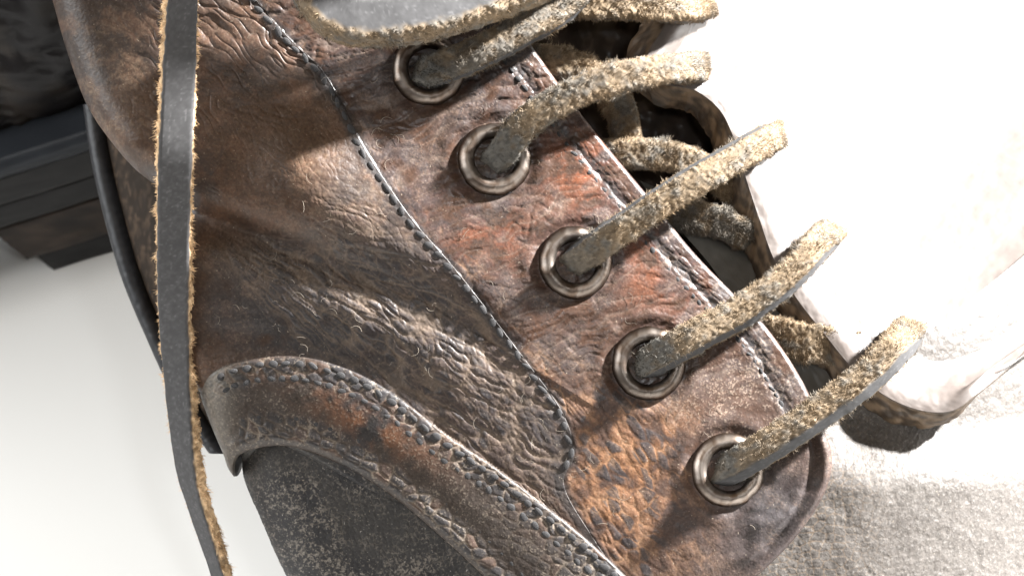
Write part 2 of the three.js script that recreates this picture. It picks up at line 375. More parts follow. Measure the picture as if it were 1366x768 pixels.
// A leather panel between two curves. wrap: radius with which the start of each row turns away behind the boot; thick: cut edge at the end of each row.
function panel(L, R, rows, cols, { drop, wrap = 0, back = 60, thick = 0, round = 8, lift = 0, thickL = 0, fine = 1, extra } = {}) {
  const nw = wrap ? 26 : thickL ? 8 : 0, ne = thick ? 8 : 0;
  const f = (i, j) => {
    const t = i / (rows - 1), A = at(L, t), B = at(R, t), dx = B[0] - A[0], dy = B[1] - A[1], len = Math.hypot(dx, dy) || 1, ux = dx / len, uy = dy / len;
    let s, dz = 0, nx = 0, nz = 1, w = 1;
    const r = Math.min(wrap || (thickL ? round : 0), len * 0.8), e = thick ? Math.min(round, len * 0.3) : 0;
    if (j < nw && wrap) {
      const phi = lerp(-0.6, Math.PI / 2, j / nw);
      s = r * (1 - Math.cos(phi)); dz = -r * (1 - Math.sin(phi)); nx = -Math.cos(phi); nz = Math.sin(phi);
      if (j === 0) { s += 0.9 * back; dz -= back; }
    } else if (j < nw) {
      if (j === 0) { s = 0; dz = -thickL - r; w = 0; } else { const phi = (j - 1) / (nw - 1) * Math.PI / 2; s = r * (1 - Math.cos(phi)); dz = -r * (1 - Math.sin(phi)); w = Math.sin(phi); }
    } else if (j >= cols - ne) {
      const m = j - (cols - ne);
      if (m === ne - 1) { s = len; dz = -thick - e; w = 0; } else { const phi = m / (ne - 2) * Math.PI / 2; s = len - e + e * Math.sin(phi); dz = -e * (1 - Math.cos(phi)); w = Math.cos(phi); }
    } else s = r + (len - r - e) * (j - nw) / (cols - 1 - nw - ne + (ne ? 1 : 0));
    const a = A[0] + ux * s, b = A[1] + uy * s;
    leather(a, b, false);
    let z = S(a, b) + lift + dz + (drop ? drop(a, b) : 0), h = RELIEF * RS * fine * w;
    if (extra) h += extra(a, b, t, s, len) * w;
    return [a + ux * nx * h, b + uy * nx * h, z + nz * h];
  };
  return [sheet(rows, cols, f), f];
}

// ------------------------------------------------------------------ the table
const onTable = (x, y) => { // where a line of sight through the photograph meets the table
  const d = new THREE.Vector3((x - 683) * K, (384 - y) * K, -DP * K), o = new THREE.Vector3(0, 0, DP * K);
  return o.addScaledVector(d, (TABLE_H - UP.dot(o)) / UP.dot(d));
};
{
  const g = new THREE.PlaneGeometry(3, 3, 200, 200); g.rotateX(-Math.PI / 2);
  const p = g.attributes.position, c = new Float32Array(p.count * 3);
  for (let i = 0; i < p.count; i++) { const v = 0.78 + 0.03 * (fbm(p.getX(i) * 14 + 50, p.getZ(i) * 14 + 50) - 0.5); c[3 * i] = v; c[3 * i + 1] = v * 0.995; c[3 * i + 2] = v * 0.97; }
  g.setAttribute('color', new THREE.BufferAttribute(c, 3));
  const m = new THREE.Mesh(g, tableMat); m.name = 'tabletop'; m.receiveShadow = true; m.userData.kind = 'structure';
  scene.add(m);
}

// ------------------------------------------------------------------ the boot
const boot = thing('leather_boot', 'worn brown leather boot laced through five bronze eyelets, in front of the other boot', 'boot', new THREE.Vector3(0, -0.07, 0));
const QUARTER_L = curve([[-40, -330], [15, -150], [58, -10], [78, 60], [108, 140], [150, 200], [190, 238], [222, 262], [214, 300], [202, 360], [203, 420], [224, 480], [262, 528], [300, 570], [360, 590], [460, 640]]);
const [qg, quarterAt] = panel(QUARTER_L, SEAM, 560, 330, { wrap: 55, thick: 0.8, round: 1.2, lift: 0.6 });
const quarter = part('quarter', qg, leatherMat, boot);
const FACING_L = SEAM.map(([a, b]) => [a - 70, b + 10]);
const [fg, facingAt] = panel(FACING_L, EDGE, 560, 260, { thick: 16, round: 9, extra: (a, b, t, s, len) => -26 * smooth(0, 1, clamp(0)) });
const facing = part('eyelet_facing', fg, leatherMat, boot);
// strap: rows run across it, from its upper to its lower edge, columns follow its length
const strapF = (() => {
  const cols = 420, rows = 96, nw = 24;
  const f = (i, j) => {
    const v = i / (rows - 1);
    let s = 0, dz = 0, nx = 0, nz = 1;
    const R = 62;
    if (j < nw) { const phi = lerp(-0.5, Math.PI / 2, j / nw); s = R * (1 - Math.cos(phi)); dz = -R * (1 - Math.sin(phi)); nx = -Math.cos(phi); nz = Math.sin(phi); if (!j) { s += 40; dz -= 60; } }
    else s = R + 800 * (j - nw) / (cols - 1 - nw);
    const lu = s / 880, A = at(STRAP_U, lu), B = at(STRAP_L, lu);
    const dx = B[0] - A[0], dy = B[1] - A[1];
    const hgt = Math.hypot(dx, dy), d0 = v * hgt, d1 = (1 - v) * hgt;
    const a = A[0] + dx * v, b = A[1] + dy * v;
    leather(clamp(a, 262, 2000), b, false);
    let edge = 0;
    if (d0 < 7) edge -= 4 - Math.sqrt(Math.max(0, 16 - (7 - d0) ** 2 * 0.33));
    if (d1 < 16) edge -= 10 - Math.sqrt(Math.max(0, 100 - (16 - d1) ** 2 * 0.39));
    if (i === 0) edge -= 4; if (i === rows - 1) edge -= 16;
    const bulge = 4 * Math.sin(Math.PI * v) + 4 * Math.exp(-((d1 - 14) ** 2) / 160);
    const h = 6 + RELIEF * RS + bulge;
    return [a + nx * h * 0.6, b, S(a, b) + dz + h * (nz > 0 ? nz : 0) + edge];
  };
  return [sheet(rows, cols, f), f, rows, cols, nw];
})();
const strap = part('counter_strap', strapF[0], leatherMat, boot);
const COUNTER_L = curve([[314, 600], [314, 640], [338, 700], [368, 768], [420, 860]]);
const COUNTER_R = STRAP_L.map(([a, b]) => [a + 10, b - 30]).slice(16);
const [cg] = panel(COUNTER_L, COUNTER_R, 170, 230, { wrap: 75, lift: -16 });
part('heel_counter', cg, leatherMat, boot);
const vampLift = (a, b) => -26 - 30 * smooth(660, 560, b) * smooth(1060, 1160, a) - 0.0009 * Math.max(0, a - 1130) ** 2;
const VAMP_L = curve([[1085, 560], [1075, 575], [1050, 600], [1020, 680], [960, 760], [880, 860]]), VAMP_R = curve([[1500, 260], [1520, 460], [1520, 650], [1530, 760], [1520, 900]]);
const [vg] = panel(VAMP_L, VAMP_R, 300, 300, { lift: 0, drop: vampLift });
part('vamp', vg, leatherMat, boot);

// rows of stitches: beads of waxed thread
const bead = new THREE.SphereGeometry(1, 9, 6);
function stitch(parent, p, dir, len, wid, hgt) {
  const m = new THREE.Mesh(bead, stitchMat);
  const base = boot.userData.base, v = V(p[0], p[1], p[2]);
  m.position.set(v.x - base.x, v.y - base.y, v.z - base.z);
  m.rotation.z = -Math.atan2(dir[1], dir[0]) + (rnd() - 0.5) * 0.9;
  m.scale.set(len * K, wid * K, hgt * K);
  m.name = 'stitch'; m.castShadow = m.receiveShadow = true;
  parent.add(m);
}
function stitchRow(parent, c, pitch, off, zAt, len, wid, t0 = 0, t1 = 1) {
  let L = 0; const acc = [0];
  for (let i = 1; i < c.length; i++) acc.push(L += Math.hypot(c[i][0] - c[i - 1][0], c[i][1] - c[i - 1][1]));
  for (let d = L * t0; d < L * t1; d += pitch * (0.9 + 0.2 * rnd())) {
    let i = acc.findIndex(x => x > d); if (i < 1) continue;
    const f = (d - acc[i - 1]) / (acc[i] - acc[i - 1]), dx = c[i][0] - c[i - 1][0], dy = c[i][1] - c[i - 1][1], l = Math.hypot(dx, dy);
    const a = lerp(c[i - 1][0], c[i][0], f) - dy / l * (off + (rnd() - 0.5) * 2.5), b = lerp(c[i - 1][1], c[i][1], f) + dx / l * (off + (rnd() - 0.5) * 2.5);
    const k = 0.8 + 0.35 * rnd();
    stitch(parent, [a, b, zAt(a, b)], [dx, dy], len * k, wid * (0.75 + 0.5 * rnd()), 1.6);
  }
}
stitchRow(quarter, SEAM, 19, 5, (a, b) => S(a, b) + 1.2, 7.5, 3.6, 0.27, 0.86);
const strapZ = (a, b) => S(a, b) + 8;
for (const o of [11, 30]) stitchRow(strap, STRAP_U, 19, o, strapZ, 7, 4.2, 0.06, 0.93);
for (const o of [-22, -42]) stitchRow(strap, STRAP_L, 19, o, strapZ, 7, 4.2, 0.1, 0.8);
stitchRow(facing, EDGE, 15, 42, (a, b) => S(a, b) - 2, 5.5, 3.2, 0.3, 0.78);

// eyelets: rolled bronze rings
for (const [x, y] of EYELETS) {
  const tone = 0.6 + 0.4 * rnd();
  const prof = [[27, -24], [27, -6], [28, 3], [31, 8.5], [36, 11.5], [41, 11], [46, 7], [49.5, 1], [50.5, -7]].map(p => new THREE.Vector2(p[0] * K, p[1] * K));
  const g = new THREE.LatheGeometry(prof, 72);
  g.rotateX(Math.PI / 2);
  const e = 20, n = new THREE.Vector3(-(S(x + e, y) - S(x - e, y)), (S(x, y + e) - S(x, y - e)), 2 * e).normalize();
  const p = g.attributes.position, col = new Float32Array(p.count * 3);
  for (let i = 0; i < p.count; i++) {
    const m = fbm(p.getX(i) / K / 9 + x, p.getY(i) / K / 9 + y, 3), r = Math.hypot(p.getX(i), p.getY(i)) / K, t = smooth(0.4, 0.68, m);
    const outer = smooth(44, 50, r);
    col[3 * i] = lerp(lerp(0.29, 0.16, t), 0.08, outer); col[3 * i + 1] = lerp(lerp(0.25, 0.12, t), 0.05, outer); col[3 * i + 2] = lerp(lerp(0.22, 0.095, t), 0.032, outer);
    for (let c = 0; c < 3; c++) col[3 * i + c] *= tone;
    const k = 1 + 0.03 * (m - 0.5) * 2 + 0.03 * (fbm(p.getX(i) / K / 40 + y, p.getY(i) / K / 40 + x, 2) - 0.5); p.setXYZ(i, p.getX(i) * k, p.getY(i) * k, p.getZ(i) + 1.1 * K * (m - 0.5));
  }
  g.setAttribute('color', new THREE.BufferAttribute(col, 3)); g.computeVertexNormals();
  g.applyQuaternion(new THREE.Quaternion().setFromUnitVectors(new THREE.Vector3(0, 0, 1), n));
  const v = V(x, y, S(x, y) - 2); g.translate(v.x, v.y, v.z);
  part('eyelet', g, metal, boot);
  const hole = new THREE.CylinderGeometry(28 * K, 28 * K, 1.5 * K, 40); hole.rotateX(Math.PI / 2);
  const hc = new Float32Array(hole.attributes.position.count * 3).fill(0.006); hole.setAttribute('color', new THREE.BufferAttribute(hc, 3));
  hole.applyQuaternion(new THREE.Quaternion().setFromUnitVectors(new THREE.Vector3(0, 0, 1), n));
  const hv = V(x, y, S(x, y) - 4).addScaledVector(n, 0); hole.translate(hv.x, hv.y, hv.z);
  part('eyelet_hole', hole, darkLeather, boot);
}

// lint caught on the leather
{
  const shapes = [0.3, 0.8, 1.3].map(bend => new THREE.TubeGeometry(new THREE.CatmullRomCurve3([[-10, 0, 0], [-4, bend * 3, 0.4], [3, bend * 2, 0.5], [9, -bend * 4, 0]].map(p => new THREE.Vector3(...p).multiplyScalar(K))), 8, 0.3 * K, 4));
  const o = new THREE.Object3D(), base = boot.userData.base, c = new THREE.Color();
  for (const g of shapes) {
    const m = new THREE.InstancedMesh(g, std('lint', { roughness: 1 }), 60);
    for (let i = 0; i < 60; i++) {
      let a, b; do { a = 100 + 950 * rnd(); b = 10 + 750 * rnd(); } while (a < 230 || a > edgeX(b) - 30 || b > strapUy(a) + 60 || fbm(a / 60 + 4, b / 60, 2) < 0.4 + 0.2 * rnd());
      const v = V(a, b, S(a, b) + (b > strapUy(a) ? 8 : a < seamX(b) ? 6.2 : 1.2)), k = 0.35 + 0.5 * rnd() ** 2;
      o.position.set(v.x - base.x, v.y - base.y, v.z - base.z); o.rotation.set(0, 0, rnd() * 6.28); o.scale.set(k, k * (rnd() < 0.5 ? 1 : -1), k); o.updateMatrix();
      m.setMatrixAt(i, o.matrix); const l = 0.1 + 0.16 * rnd() ** 2; m.setColorAt(i, c.setRGB(l, l * 0.85, l * 0.68));
    }
    m.name = 'lint_fibres'; m.userData.kind = 'stuff'; m.castShadow = m.receiveShadow = true;
    boot.add(m);
  }
}

// far eyelet facing with its thick rough edge, and the side of the boot behind it
const FAR = curve([[660, -330], [800, -120], [905, 0], [884, 40], [862, 84], [884, 112], [925, 122], [958, 148], [978, 188], [992, 235], [1010, 290], [1032, 350], [1062, 400], [1098, 446], [1136, 492], [1176, 526], [1222, 545], [1262, 546], [1300, 522], [1360, 486], [1440, 452]], 260, -60);
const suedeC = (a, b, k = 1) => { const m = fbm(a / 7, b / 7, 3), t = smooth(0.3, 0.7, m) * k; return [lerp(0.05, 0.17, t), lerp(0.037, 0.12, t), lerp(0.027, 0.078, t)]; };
{
  const rows = 420, cols = 110, FAR_OUT = new THREE.CatmullRomCurve3([[1500, -560], [1620, -300], [1680, -100], [1690, 40], [1700, 140], [1700, 220], [1720, 300], [1730, 380]].map(p => new THREE.Vector3(p[0], p[1], 0))).getSpacedPoints(200).map(v => [v.x, v.y]);
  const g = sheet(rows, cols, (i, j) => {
    const t = i / (rows - 1), [a, b] = at(FAR, t), m = fbm(a / 9 + 30, b / 9 + j * 0.3, 3);
    const p0 = at(FAR, t - 0.01), p1 = at(FAR, t + 0.01), tl = Math.hypot(p1[0] - p0[0], p1[1] - p0[1]) || 1, nx = (p1[1] - p0[1]) / tl, ny = -(p1[0] - p0[0]) / tl;   // away from the gap
    const z0 = lerp(S(a, b) - 36 + 14 * smooth(0.72, 0.82, t), S(a, b) + vampLift(a, b) + 4, smooth(0.86, 0.96, t));
    if (j < 16) { // cut edge, from the inside up to the outside
      const v = j / 15, r = 4 * (m - 0.5) * 2, cut = 27 * (1 - 0.9 * smooth(0.8, 0.9, t));
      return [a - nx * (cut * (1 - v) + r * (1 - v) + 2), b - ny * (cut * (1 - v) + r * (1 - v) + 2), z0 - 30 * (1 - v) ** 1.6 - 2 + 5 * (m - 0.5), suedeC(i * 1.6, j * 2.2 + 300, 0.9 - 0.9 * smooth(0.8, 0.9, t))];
    }
    const w = (j - 16) / (cols - 17), o = at(FAR_OUT, t), dl = Math.hypot(o[0] - a, o[1] - b), reach = w * w * dl, k = Math.min(1, reach / 60);
    const x = a + lerp(nx, (o[0] - a) / dl, k) * reach, y = b + lerp(ny, (o[1] - b) / dl, k) * reach, g1 = fbm(x / 10, y / 10, 3);
    const st = Math.exp(-((reach - 46) ** 2) / 40);
    const te = Math.max(smooth(0.74, 0.86, t) * smooth(40, 190, reach), smooth(0.86, 0.96, t)), zv = S(x, y) + vampLift(x, y) + 3;
    if (te >= 1) return [x, y, zv, [lerp(0.07, 0.12, g1), lerp(0.06, 0.1, g1), lerp(0.055, 0.09, g1)]];  // flap leather lightened: the glare on this side is put into its colour
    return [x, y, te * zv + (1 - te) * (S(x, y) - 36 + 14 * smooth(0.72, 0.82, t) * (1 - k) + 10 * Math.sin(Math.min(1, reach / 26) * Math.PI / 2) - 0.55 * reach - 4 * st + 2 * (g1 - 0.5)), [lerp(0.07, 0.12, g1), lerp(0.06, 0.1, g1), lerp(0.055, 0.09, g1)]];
  }, true);
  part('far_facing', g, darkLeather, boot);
}
// tongue and the dark lining inside
{
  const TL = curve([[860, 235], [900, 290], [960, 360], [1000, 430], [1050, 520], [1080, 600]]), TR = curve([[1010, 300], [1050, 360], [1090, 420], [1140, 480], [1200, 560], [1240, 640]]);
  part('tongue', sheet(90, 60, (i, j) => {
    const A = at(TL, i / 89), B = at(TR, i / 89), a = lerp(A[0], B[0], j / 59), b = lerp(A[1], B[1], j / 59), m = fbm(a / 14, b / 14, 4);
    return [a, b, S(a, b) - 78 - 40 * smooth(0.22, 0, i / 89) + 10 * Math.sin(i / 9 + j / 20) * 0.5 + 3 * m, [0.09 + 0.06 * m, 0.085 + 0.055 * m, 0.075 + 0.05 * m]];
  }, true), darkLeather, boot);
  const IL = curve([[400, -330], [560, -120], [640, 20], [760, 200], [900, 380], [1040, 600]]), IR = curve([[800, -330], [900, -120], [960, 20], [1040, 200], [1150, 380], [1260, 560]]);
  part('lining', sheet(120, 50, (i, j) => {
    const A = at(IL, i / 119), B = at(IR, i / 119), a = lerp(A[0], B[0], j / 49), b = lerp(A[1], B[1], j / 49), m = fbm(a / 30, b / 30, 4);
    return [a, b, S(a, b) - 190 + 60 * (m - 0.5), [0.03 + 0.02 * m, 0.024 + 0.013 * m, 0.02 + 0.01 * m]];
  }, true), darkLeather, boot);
}
// unseen tongue-like flap above the laces, added to shade the upper shaft
part('tongue', sheet(40, 40, (i, j) => {
  const v = i / 39, w = j / 39, a = lerp(520, 828, w) - 130 * v - 30 * Math.sin(v * 3), b = -62 - 420 * v - 26 * Math.sin(w * Math.PI);
  return [a, b, S(a, b) + 60 + 190 * smooth(0, 0.4, v) + 40 * Math.sin(w * Math.PI), [0.06, 0.045, 0.035]];
}, true), darkLeather, boot);
// the back of the boot under the slumped shaft: panel, rounded rim, stitches
const BACK = [[112, 140], [122, 210], [140, 290], [163, 370], [196, 450], [226, 515], [254, 568], [280, 604]].map(([x, y], i) => ptz(x, y, -330 + i * 14));
const BACKC = new THREE.CatmullRomCurve3(BACK.map(p => new THREE.Vector3(...p)));
{
  part('back_panel', sheet(120, 60, (i, j) => {
    const p = BACKC.getPoint(i / 119), w = j / 59, a = p.x + 22 + 190 * w, b = p.y - 10 + 20 * w, m = fbm(a / 12, b / 12, 4), gr = smooth(0.45, 0.7, fbm(a / 4, b / 9, 2));
    return [a, b, p.z + 2 + 120 * w ** 0.8 + 4 * Math.sin(w * 20 + m * 6) * w + 2 * m, [lerp(0.022, 0.09, gr * m), lerp(0.015, 0.06, gr * m), lerp(0.01, 0.04, gr * m)]];
  }, true), dryLeather, boot);
  const rim = part('back_rim', sheet(180, 22, (i, j) => {
    const p = BACKC.getPoint(i / 179), an = j / 21 * Math.PI * 1.3 - 0.5, m = fbm(p.x / 6 + j * 0.4, p.y / 6, 3);
    return [p.x + 15 - 17 * Math.cos(an), p.y, p.z + 17 * Math.sin(an) + 1.4 * m, [lerp(0.01, 0.03, m), lerp(0.0105, 0.03, m), lerp(0.0125, 0.033, m)]];
  }, true), darkLeather, boot);
  stitchRow(rim, BACKC.getSpacedPoints(120).map(v => [v.x + 38, v.y]), 13, 0, (a, b) => { const t = clamp((b - BACK[0][1]) / (BACK[7][1] - BACK[0][1])); return BACKC.getPoint(t).z + 6; }, 5, 3.5, 0.05, 0.85);
}
// the far half of the boot and its shaft above the frame, which keep the light out as the real ones do
{
  const OUT = curve([[1480, -540], [1600, -290], [1660, -90], [1670, 40], [1680, 140], [1690, 230]]);
  part('far_quarter', sheet(90, 50, (i, j) => {
    const t = i / 89, A = at(QUARTER_L, t), B = at(OUT, t), w = j / 49, an = Math.PI * w;
    return [lerp(A[0] + 45, B[0], 0.5 - 0.5 * Math.cos(an)), lerp(A[1], B[1], w), lerp(S(A[0] + 60, A[1]) - 90, S(B[0], B[1]) - 150, w) - 700 * Math.sin(an), [0.06, 0.042, 0.032]];
  }, true), darkLeather, boot);
  const ax = new THREE.Vector3(-0.25, 0.93, 0.1).normalize();
  part('shaft', sheet(40, 72, (i, j) => {
    const v = i / 39, an = j / 71 * Math.PI * 2, rx = 330 + 30 * v + 10 * Math.sin(an * 3 + v * 9), x = 330 + rx * Math.cos(an) + ax.x * v * 1300, y = -310 - ax.y * v * 1300 + 60 * Math.cos(an), z = -520 + 540 * Math.sin(an) + ax.z * v * 1300;
    return [x, y, z, [0.06, 0.042, 0.032]];
  }, true), darkLeather, boot);
}

// ------------------------------------------------------------------ laces
const lace = thing('leather_bootlace', 'old suede leather bootlace threaded through the bronze eyelets, one end hanging in front', 'bootlace', new THREE.Vector3(0.01, 0.01, 0.005));
const hairs = [];
function strand(name, pts, { hw = 22, hh = 16, roll = 0, roll1, face = 0, faceW = 0.7, dark = 0.3, cleanLit = 0, rel = true, hair = 1, seedOff = 0, n = 300 }) {
  const P = pts.map(([x, y, l, abs]) => { let z; if (!rel || abs) z = l; else { const [a, b] = pt(x, y, l); z = S(a, b) + l; } const p = ptz(x, y, z); return new THREE.Vector3(p[0], -p[1], p[2]); });
  const c = new THREE.CatmullRomCurve3(P, false, 'centripetal'), m = 64, L = c.getLength(), sect = [];
  { const r = 0.5 * Math.min(hw, hh), q = r * Math.PI / 2, W = 2 * (hw - r), H = 2 * (hh - r), per = 2 * (W + H) + 4 * q;
    for (let j = 0; j < m; j++) { let d = j / m * per - H / 2; if (d < 0) d += per;
      const seq = [[q, 0, hw - r, hh - r], [W], [q, 1, -(hw - r), hh - r], [H], [q, 2, -(hw - r), -(hh - r)], [W], [q, 3, hw - r, -(hh - r)], [H]];
      let k = 0; while (k < 7 && d > seq[k][0]) d -= seq[k++][0];
      const e = seq[k];
      if (e.length > 1) { const an = d / r + e[1] * Math.PI / 2; sect.push([e[2] + r * Math.cos(an), e[3] + r * Math.sin(an)]); }
      else sect.push(k === 1 ? [hw - r - d, hh] : k === 3 ? [-hw, hh - r - d] : k === 5 ? [-(hw - r) + d, -hh] : [hw, -(hh - r) + d]); } }
  const pos = [], col = [], uv = [], idx = [], zAxis = new THREE.Vector3(0, 0, 1), T = new THREE.Vector3(), N = new THREE.Vector3(), B = new THREE.Vector3(), tmp = new THREE.Vector3();
  for (let i = 0; i <= n; i++) {
    const t = i / n, p = c.getPointAt(t); c.getTangentAt(t, T);
    N.copy(zAxis).addScaledVector(T, -T.z); N.normalize(); B.crossVectors(T, N).normalize();
    const r = lerp(roll, roll1 ?? roll, smooth(0, 1, t)) + 0.12 * (fbm(t * L / 90 + seedOff, 3) - 0.5), cap = Math.min(1, Math.sqrt(Math.max(0.02, t * L / 9)), Math.sqrt(Math.max(0.02, (1 - t) * L / 9)));
    const wv = 1 + 0.14 * (fbm(t * L / 50 + seedOff * 3, 8) - 0.5);
    for (let j = 0; j < m; j++) {
      let [x, y] = sect[j]; const th = Math.atan2(y / hh, x / hw);
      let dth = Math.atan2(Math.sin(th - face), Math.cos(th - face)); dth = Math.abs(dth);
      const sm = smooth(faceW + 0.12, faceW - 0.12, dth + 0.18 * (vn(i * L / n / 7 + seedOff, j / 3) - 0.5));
      const s = i * L / n, u = j / m * 2 * (hw + hh) * 1.8;
      const f1 = vn(s / 5 + seedOff * 11, u / 5), f2 = vn(s / 11 + 7, u / 9 + seedOff * 5), f3 = fbm(s / 34 + seedOff * 7, u / 26, 3), f4 = vn(s / 2.4, u / 2.4 + seedOff);
      const k = (1 + ((f1 - 0.5) * 0.2 + (f2 - 0.5) * 0.14 + (f4 - 0.5) * 0.1) * (1 - sm) * (16 / Math.min(hw, hh)) * 0.58 + (f2 - 0.5) * 0.02) * cap * wv;
      x *= k; y *= k;
      const cr = Math.cos(r), sr = Math.sin(r);
      tmp.copy(p).addScaledVector(B, x * cr - y * sr).addScaledVector(N, x * sr + y * cr);
      pos.push((tmp.x - 683) * K, (384 + tmp.y) * K, tmp.z * K); uv.push(s / 300, u / 300);
      const dirty0 = smooth(0.5 - dark * 0.4, 0.86 - dark * 0.4, f3 * 0.45 + f2 * 0.3 + f1 * 0.25) * (1 - cleanLit) * 0.9 + (1 - cleanLit) * (name === 'lace_strand' ? 0.75 * smooth(0.2, 0.04, t) : 0), dirty = Math.min(1, dirty0), gold = 0.36 + 0.8 * f1 * f4 + 0.4 * f2;
      let cr_ = lerp(0.21 * gold, 0.05 + 0.08 * f4 * f1, dirty), cg = lerp(0.15 * gold, 0.047 + 0.072 * f4 * f1, dirty), cb = lerp(0.09 * gold, 0.042 + 0.06 * f4 * f1, dirty);
      if (cleanLit) { cr_ *= 1 + 2.6 * cleanLit; cg *= 1 + 2.5 * cleanLit; cb *= 1 + 2.4 * cleanLit; }  // cleaner suede, also brightened in colour for light from the right
      const sh = 0.7 + 0.6 * f4 * f1 + 0.5 * smooth(0.8, 0.95, f4);
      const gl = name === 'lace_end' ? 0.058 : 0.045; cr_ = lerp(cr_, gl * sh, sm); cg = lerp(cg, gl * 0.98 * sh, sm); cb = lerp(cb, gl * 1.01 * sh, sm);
      col.push(cr_, cg, cb);
      if (i && i < n) { const q = (i - 1) * m + j, q2 = (i - 1) * m + (j + 1) % m; idx.push(q, q2, q + m, q2, q2 + m, q + m); }
      for (let q = 0; sm < 0.4 && q < 2; q++) if (rnd() < 0.5 * hair) { const o = tmp.clone().sub(p).normalize(); const sl = (rnd() - 0.5) * 4; hairs.push([tmp.x + T.x * sl + (rnd() - 0.5) * 2, tmp.y + T.y * sl + (rnd() - 0.5) * 2, tmp.z + T.z * sl - 0.6, o.x, o.y, o.z, T.x, T.y, T.z, cr_ * 1.35, cg * 1.35, cb * 1.35]); }
    }
  }
  const g = new THREE.BufferGeometry();
  g.setAttribute('position', new THREE.Float32BufferAttribute(pos, 3)); g.setAttribute('color', new THREE.Float32BufferAttribute(col, 3)); g.setAttribute('uv', new THREE.Float32BufferAttribute(uv, 2));
  g.setIndex(idx); g.computeVertexNormals();
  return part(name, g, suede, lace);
}
const PI = Math.PI;
// across the facing, from eyelet to far side
strand('lace_strand', [[556, 96, -22], [578, 94, 6], [625, 76, 30], [690, 44, 36], [750, 8, 30], [830, -60, 20]], { hw: 21, hh: 15, roll: 0.3, face: -0.15, faceW: 0.35, dark: 0.5, seedOff: 1 });
strand('lace_strand', [[652, 222, -24], [668, 206, 4], [700, 165, 28], [745, 135, 40], [800, 110, 46], [860, 96, 44], [908, 90, 24], [940, 92, -120]], { hw: 20, hh: 15, roll: -0.1, face: PI, faceW: 0.3, dark: 0.45, seedOff: 2 });
strand('lace_strand', [[752, 356, -24], [774, 344, 4], [820, 312, 30], [880, 270, 42], [960, 222, 44], [1012, 192, 26], [1040, 178, -120]], { hw: 19, hh: 14, roll: -0.28, face: PI, faceW: 0.5, dark: 0.25, seedOff: 3 });
strand('lace_strand', [[848, 492, -24], [872, 480, 4], [925, 450, 24], [990, 415, 31], [1055, 366, 34], [1086, 332, 24], [1112, 308, -120]], { hw: 20, hh: 15, roll: 0.5, face: 0, faceW: 0.5, dark: 0.3, seedOff: 4 });
strand('lace_strand', [[952, 632, -24], [978, 622, 4], [1030, 592, 24], [1100, 545, 32], [1160, 500, 34], [1194, 466, 24], [1218, 436, -120]], { hw: 21, hh: 15, roll: 0.75, face: 0, faceW: 0.62, dark: 0.28, seedOff: 5 });
// top loop and the strand beyond it
strand('lace_strand', [[405, -70, 70], [428, 0, 80], [462, 26, 84], [540, 26, 84], [620, 8, 80], [700, -22, 70], [800, -70, 50]], { hw: 30, hh: 20, roll: 0.25, face: 2.0, faceW: 0.95, dark: 0.3, seedOff: 6 });
strand('lace_strand', [[700, 4, 0], [780, 4, 20], [850, 6, 24], [905, 8, 14], [945, 6, -60]], { hw: 21, hh: 14, face: -0.1, faceW: 0.3, dark: 0.25, seedOff: 7 });
// strands passing under the near facing
strand('lace_strand', [[690, 78, -60], [740, 82, -34], [790, 100, -36], [826, 140, -44], [838, 200, -60]], { hw: 20, hh: 14, face: PI, faceW: 0.2, dark: 0.2, seedOff: 8 });
strand('lace_strand', [[770, 210, -60], [830, 206, -46], [890, 208, -44], [936, 224, -50], [990, 262, -90]], { hw: 20, hh: 15, face: -0.5, faceW: 0.4, dark: 0.35, seedOff: 9 });
strand('lace_strand', [[870, 285, -60], [920, 288, -50], [965, 298, -52], [1000, 320, -66]], { hw: 19, hh: 15, face: PI, faceW: 0.1, dark: 0.75, seedOff: 10, hair: 1.6 });
strand('lace_strand', [[990, 440, -64], [1050, 452, -52], [1110, 462, -52], [1150, 470, -70]], { hw: 26, hh: 10, face: -0.5, faceW: 0.3, dark: 0.2, seedOff: 11 });
strand('lace_end', [[246, -60, 110], [241, 0, 95], [237, 100, 75], [233, 200, 50], [232, 300, 10], [233, 400, -20], [238, 490, -50], [244, 560, -75], [255, 640, -100], [277, 710, -150], [303, 790, -200]], { hw: 22, hh: 9, roll: 0.5, roll1: -1.0, face: PI / 2, faceW: 0.98, dark: 0.1, cleanLit: 0.85, rel: false, seedOff: 12, n: 520 });
// the raised fibres of the suede
{
  const g = new THREE.ConeGeometry(0.42 * K, 1 * K, 3, 1, true); g.translate(0, 0.5 * K, 0);
  const m = new THREE.InstancedMesh(g, std('suede_fibre', { roughness: 1 }), hairs.length);
  const base = lace.userData.base, o = new THREE.Object3D(), d = new THREE.Vector3(), up = new THREE.Vector3(0, 1, 0), c = new THREE.Color();
  hairs.forEach((h, i) => {
    d.set(h[3] + (rnd() - 0.5) * 1.6 + h[6] * 0.5, h[4] + (rnd() - 0.5) * 1.6 + h[7] * 0.5, h[5] + (rnd() - 0.5) * 1.6 + h[8] * 0.5).normalize();
    o.position.set((h[0] - 683) * K - base.x, (384 + h[1]) * K - base.y, h[2] * K - base.z);
    o.quaternion.setFromUnitVectors(up, d);
    const tuft = 0.25 + 1.3 * smooth(0.35, 0.75, fbm(h[0] / 16, h[1] / 16 + 3, 3));
    o.scale.set(0.8 + rnd(), 1.5 + 7 * tuft * rnd() ** 2.5, 0.8 + rnd()); o.updateMatrix();
    m.setMatrixAt(i, o.matrix); m.setColorAt(i, c.setRGB(h[9], h[10], h[11]));
  });
  m.name = 'suede_fibres'; m.userData.kind = 'stuff'; m.castShadow = m.receiveShadow = true;
  lace.add(m);
}

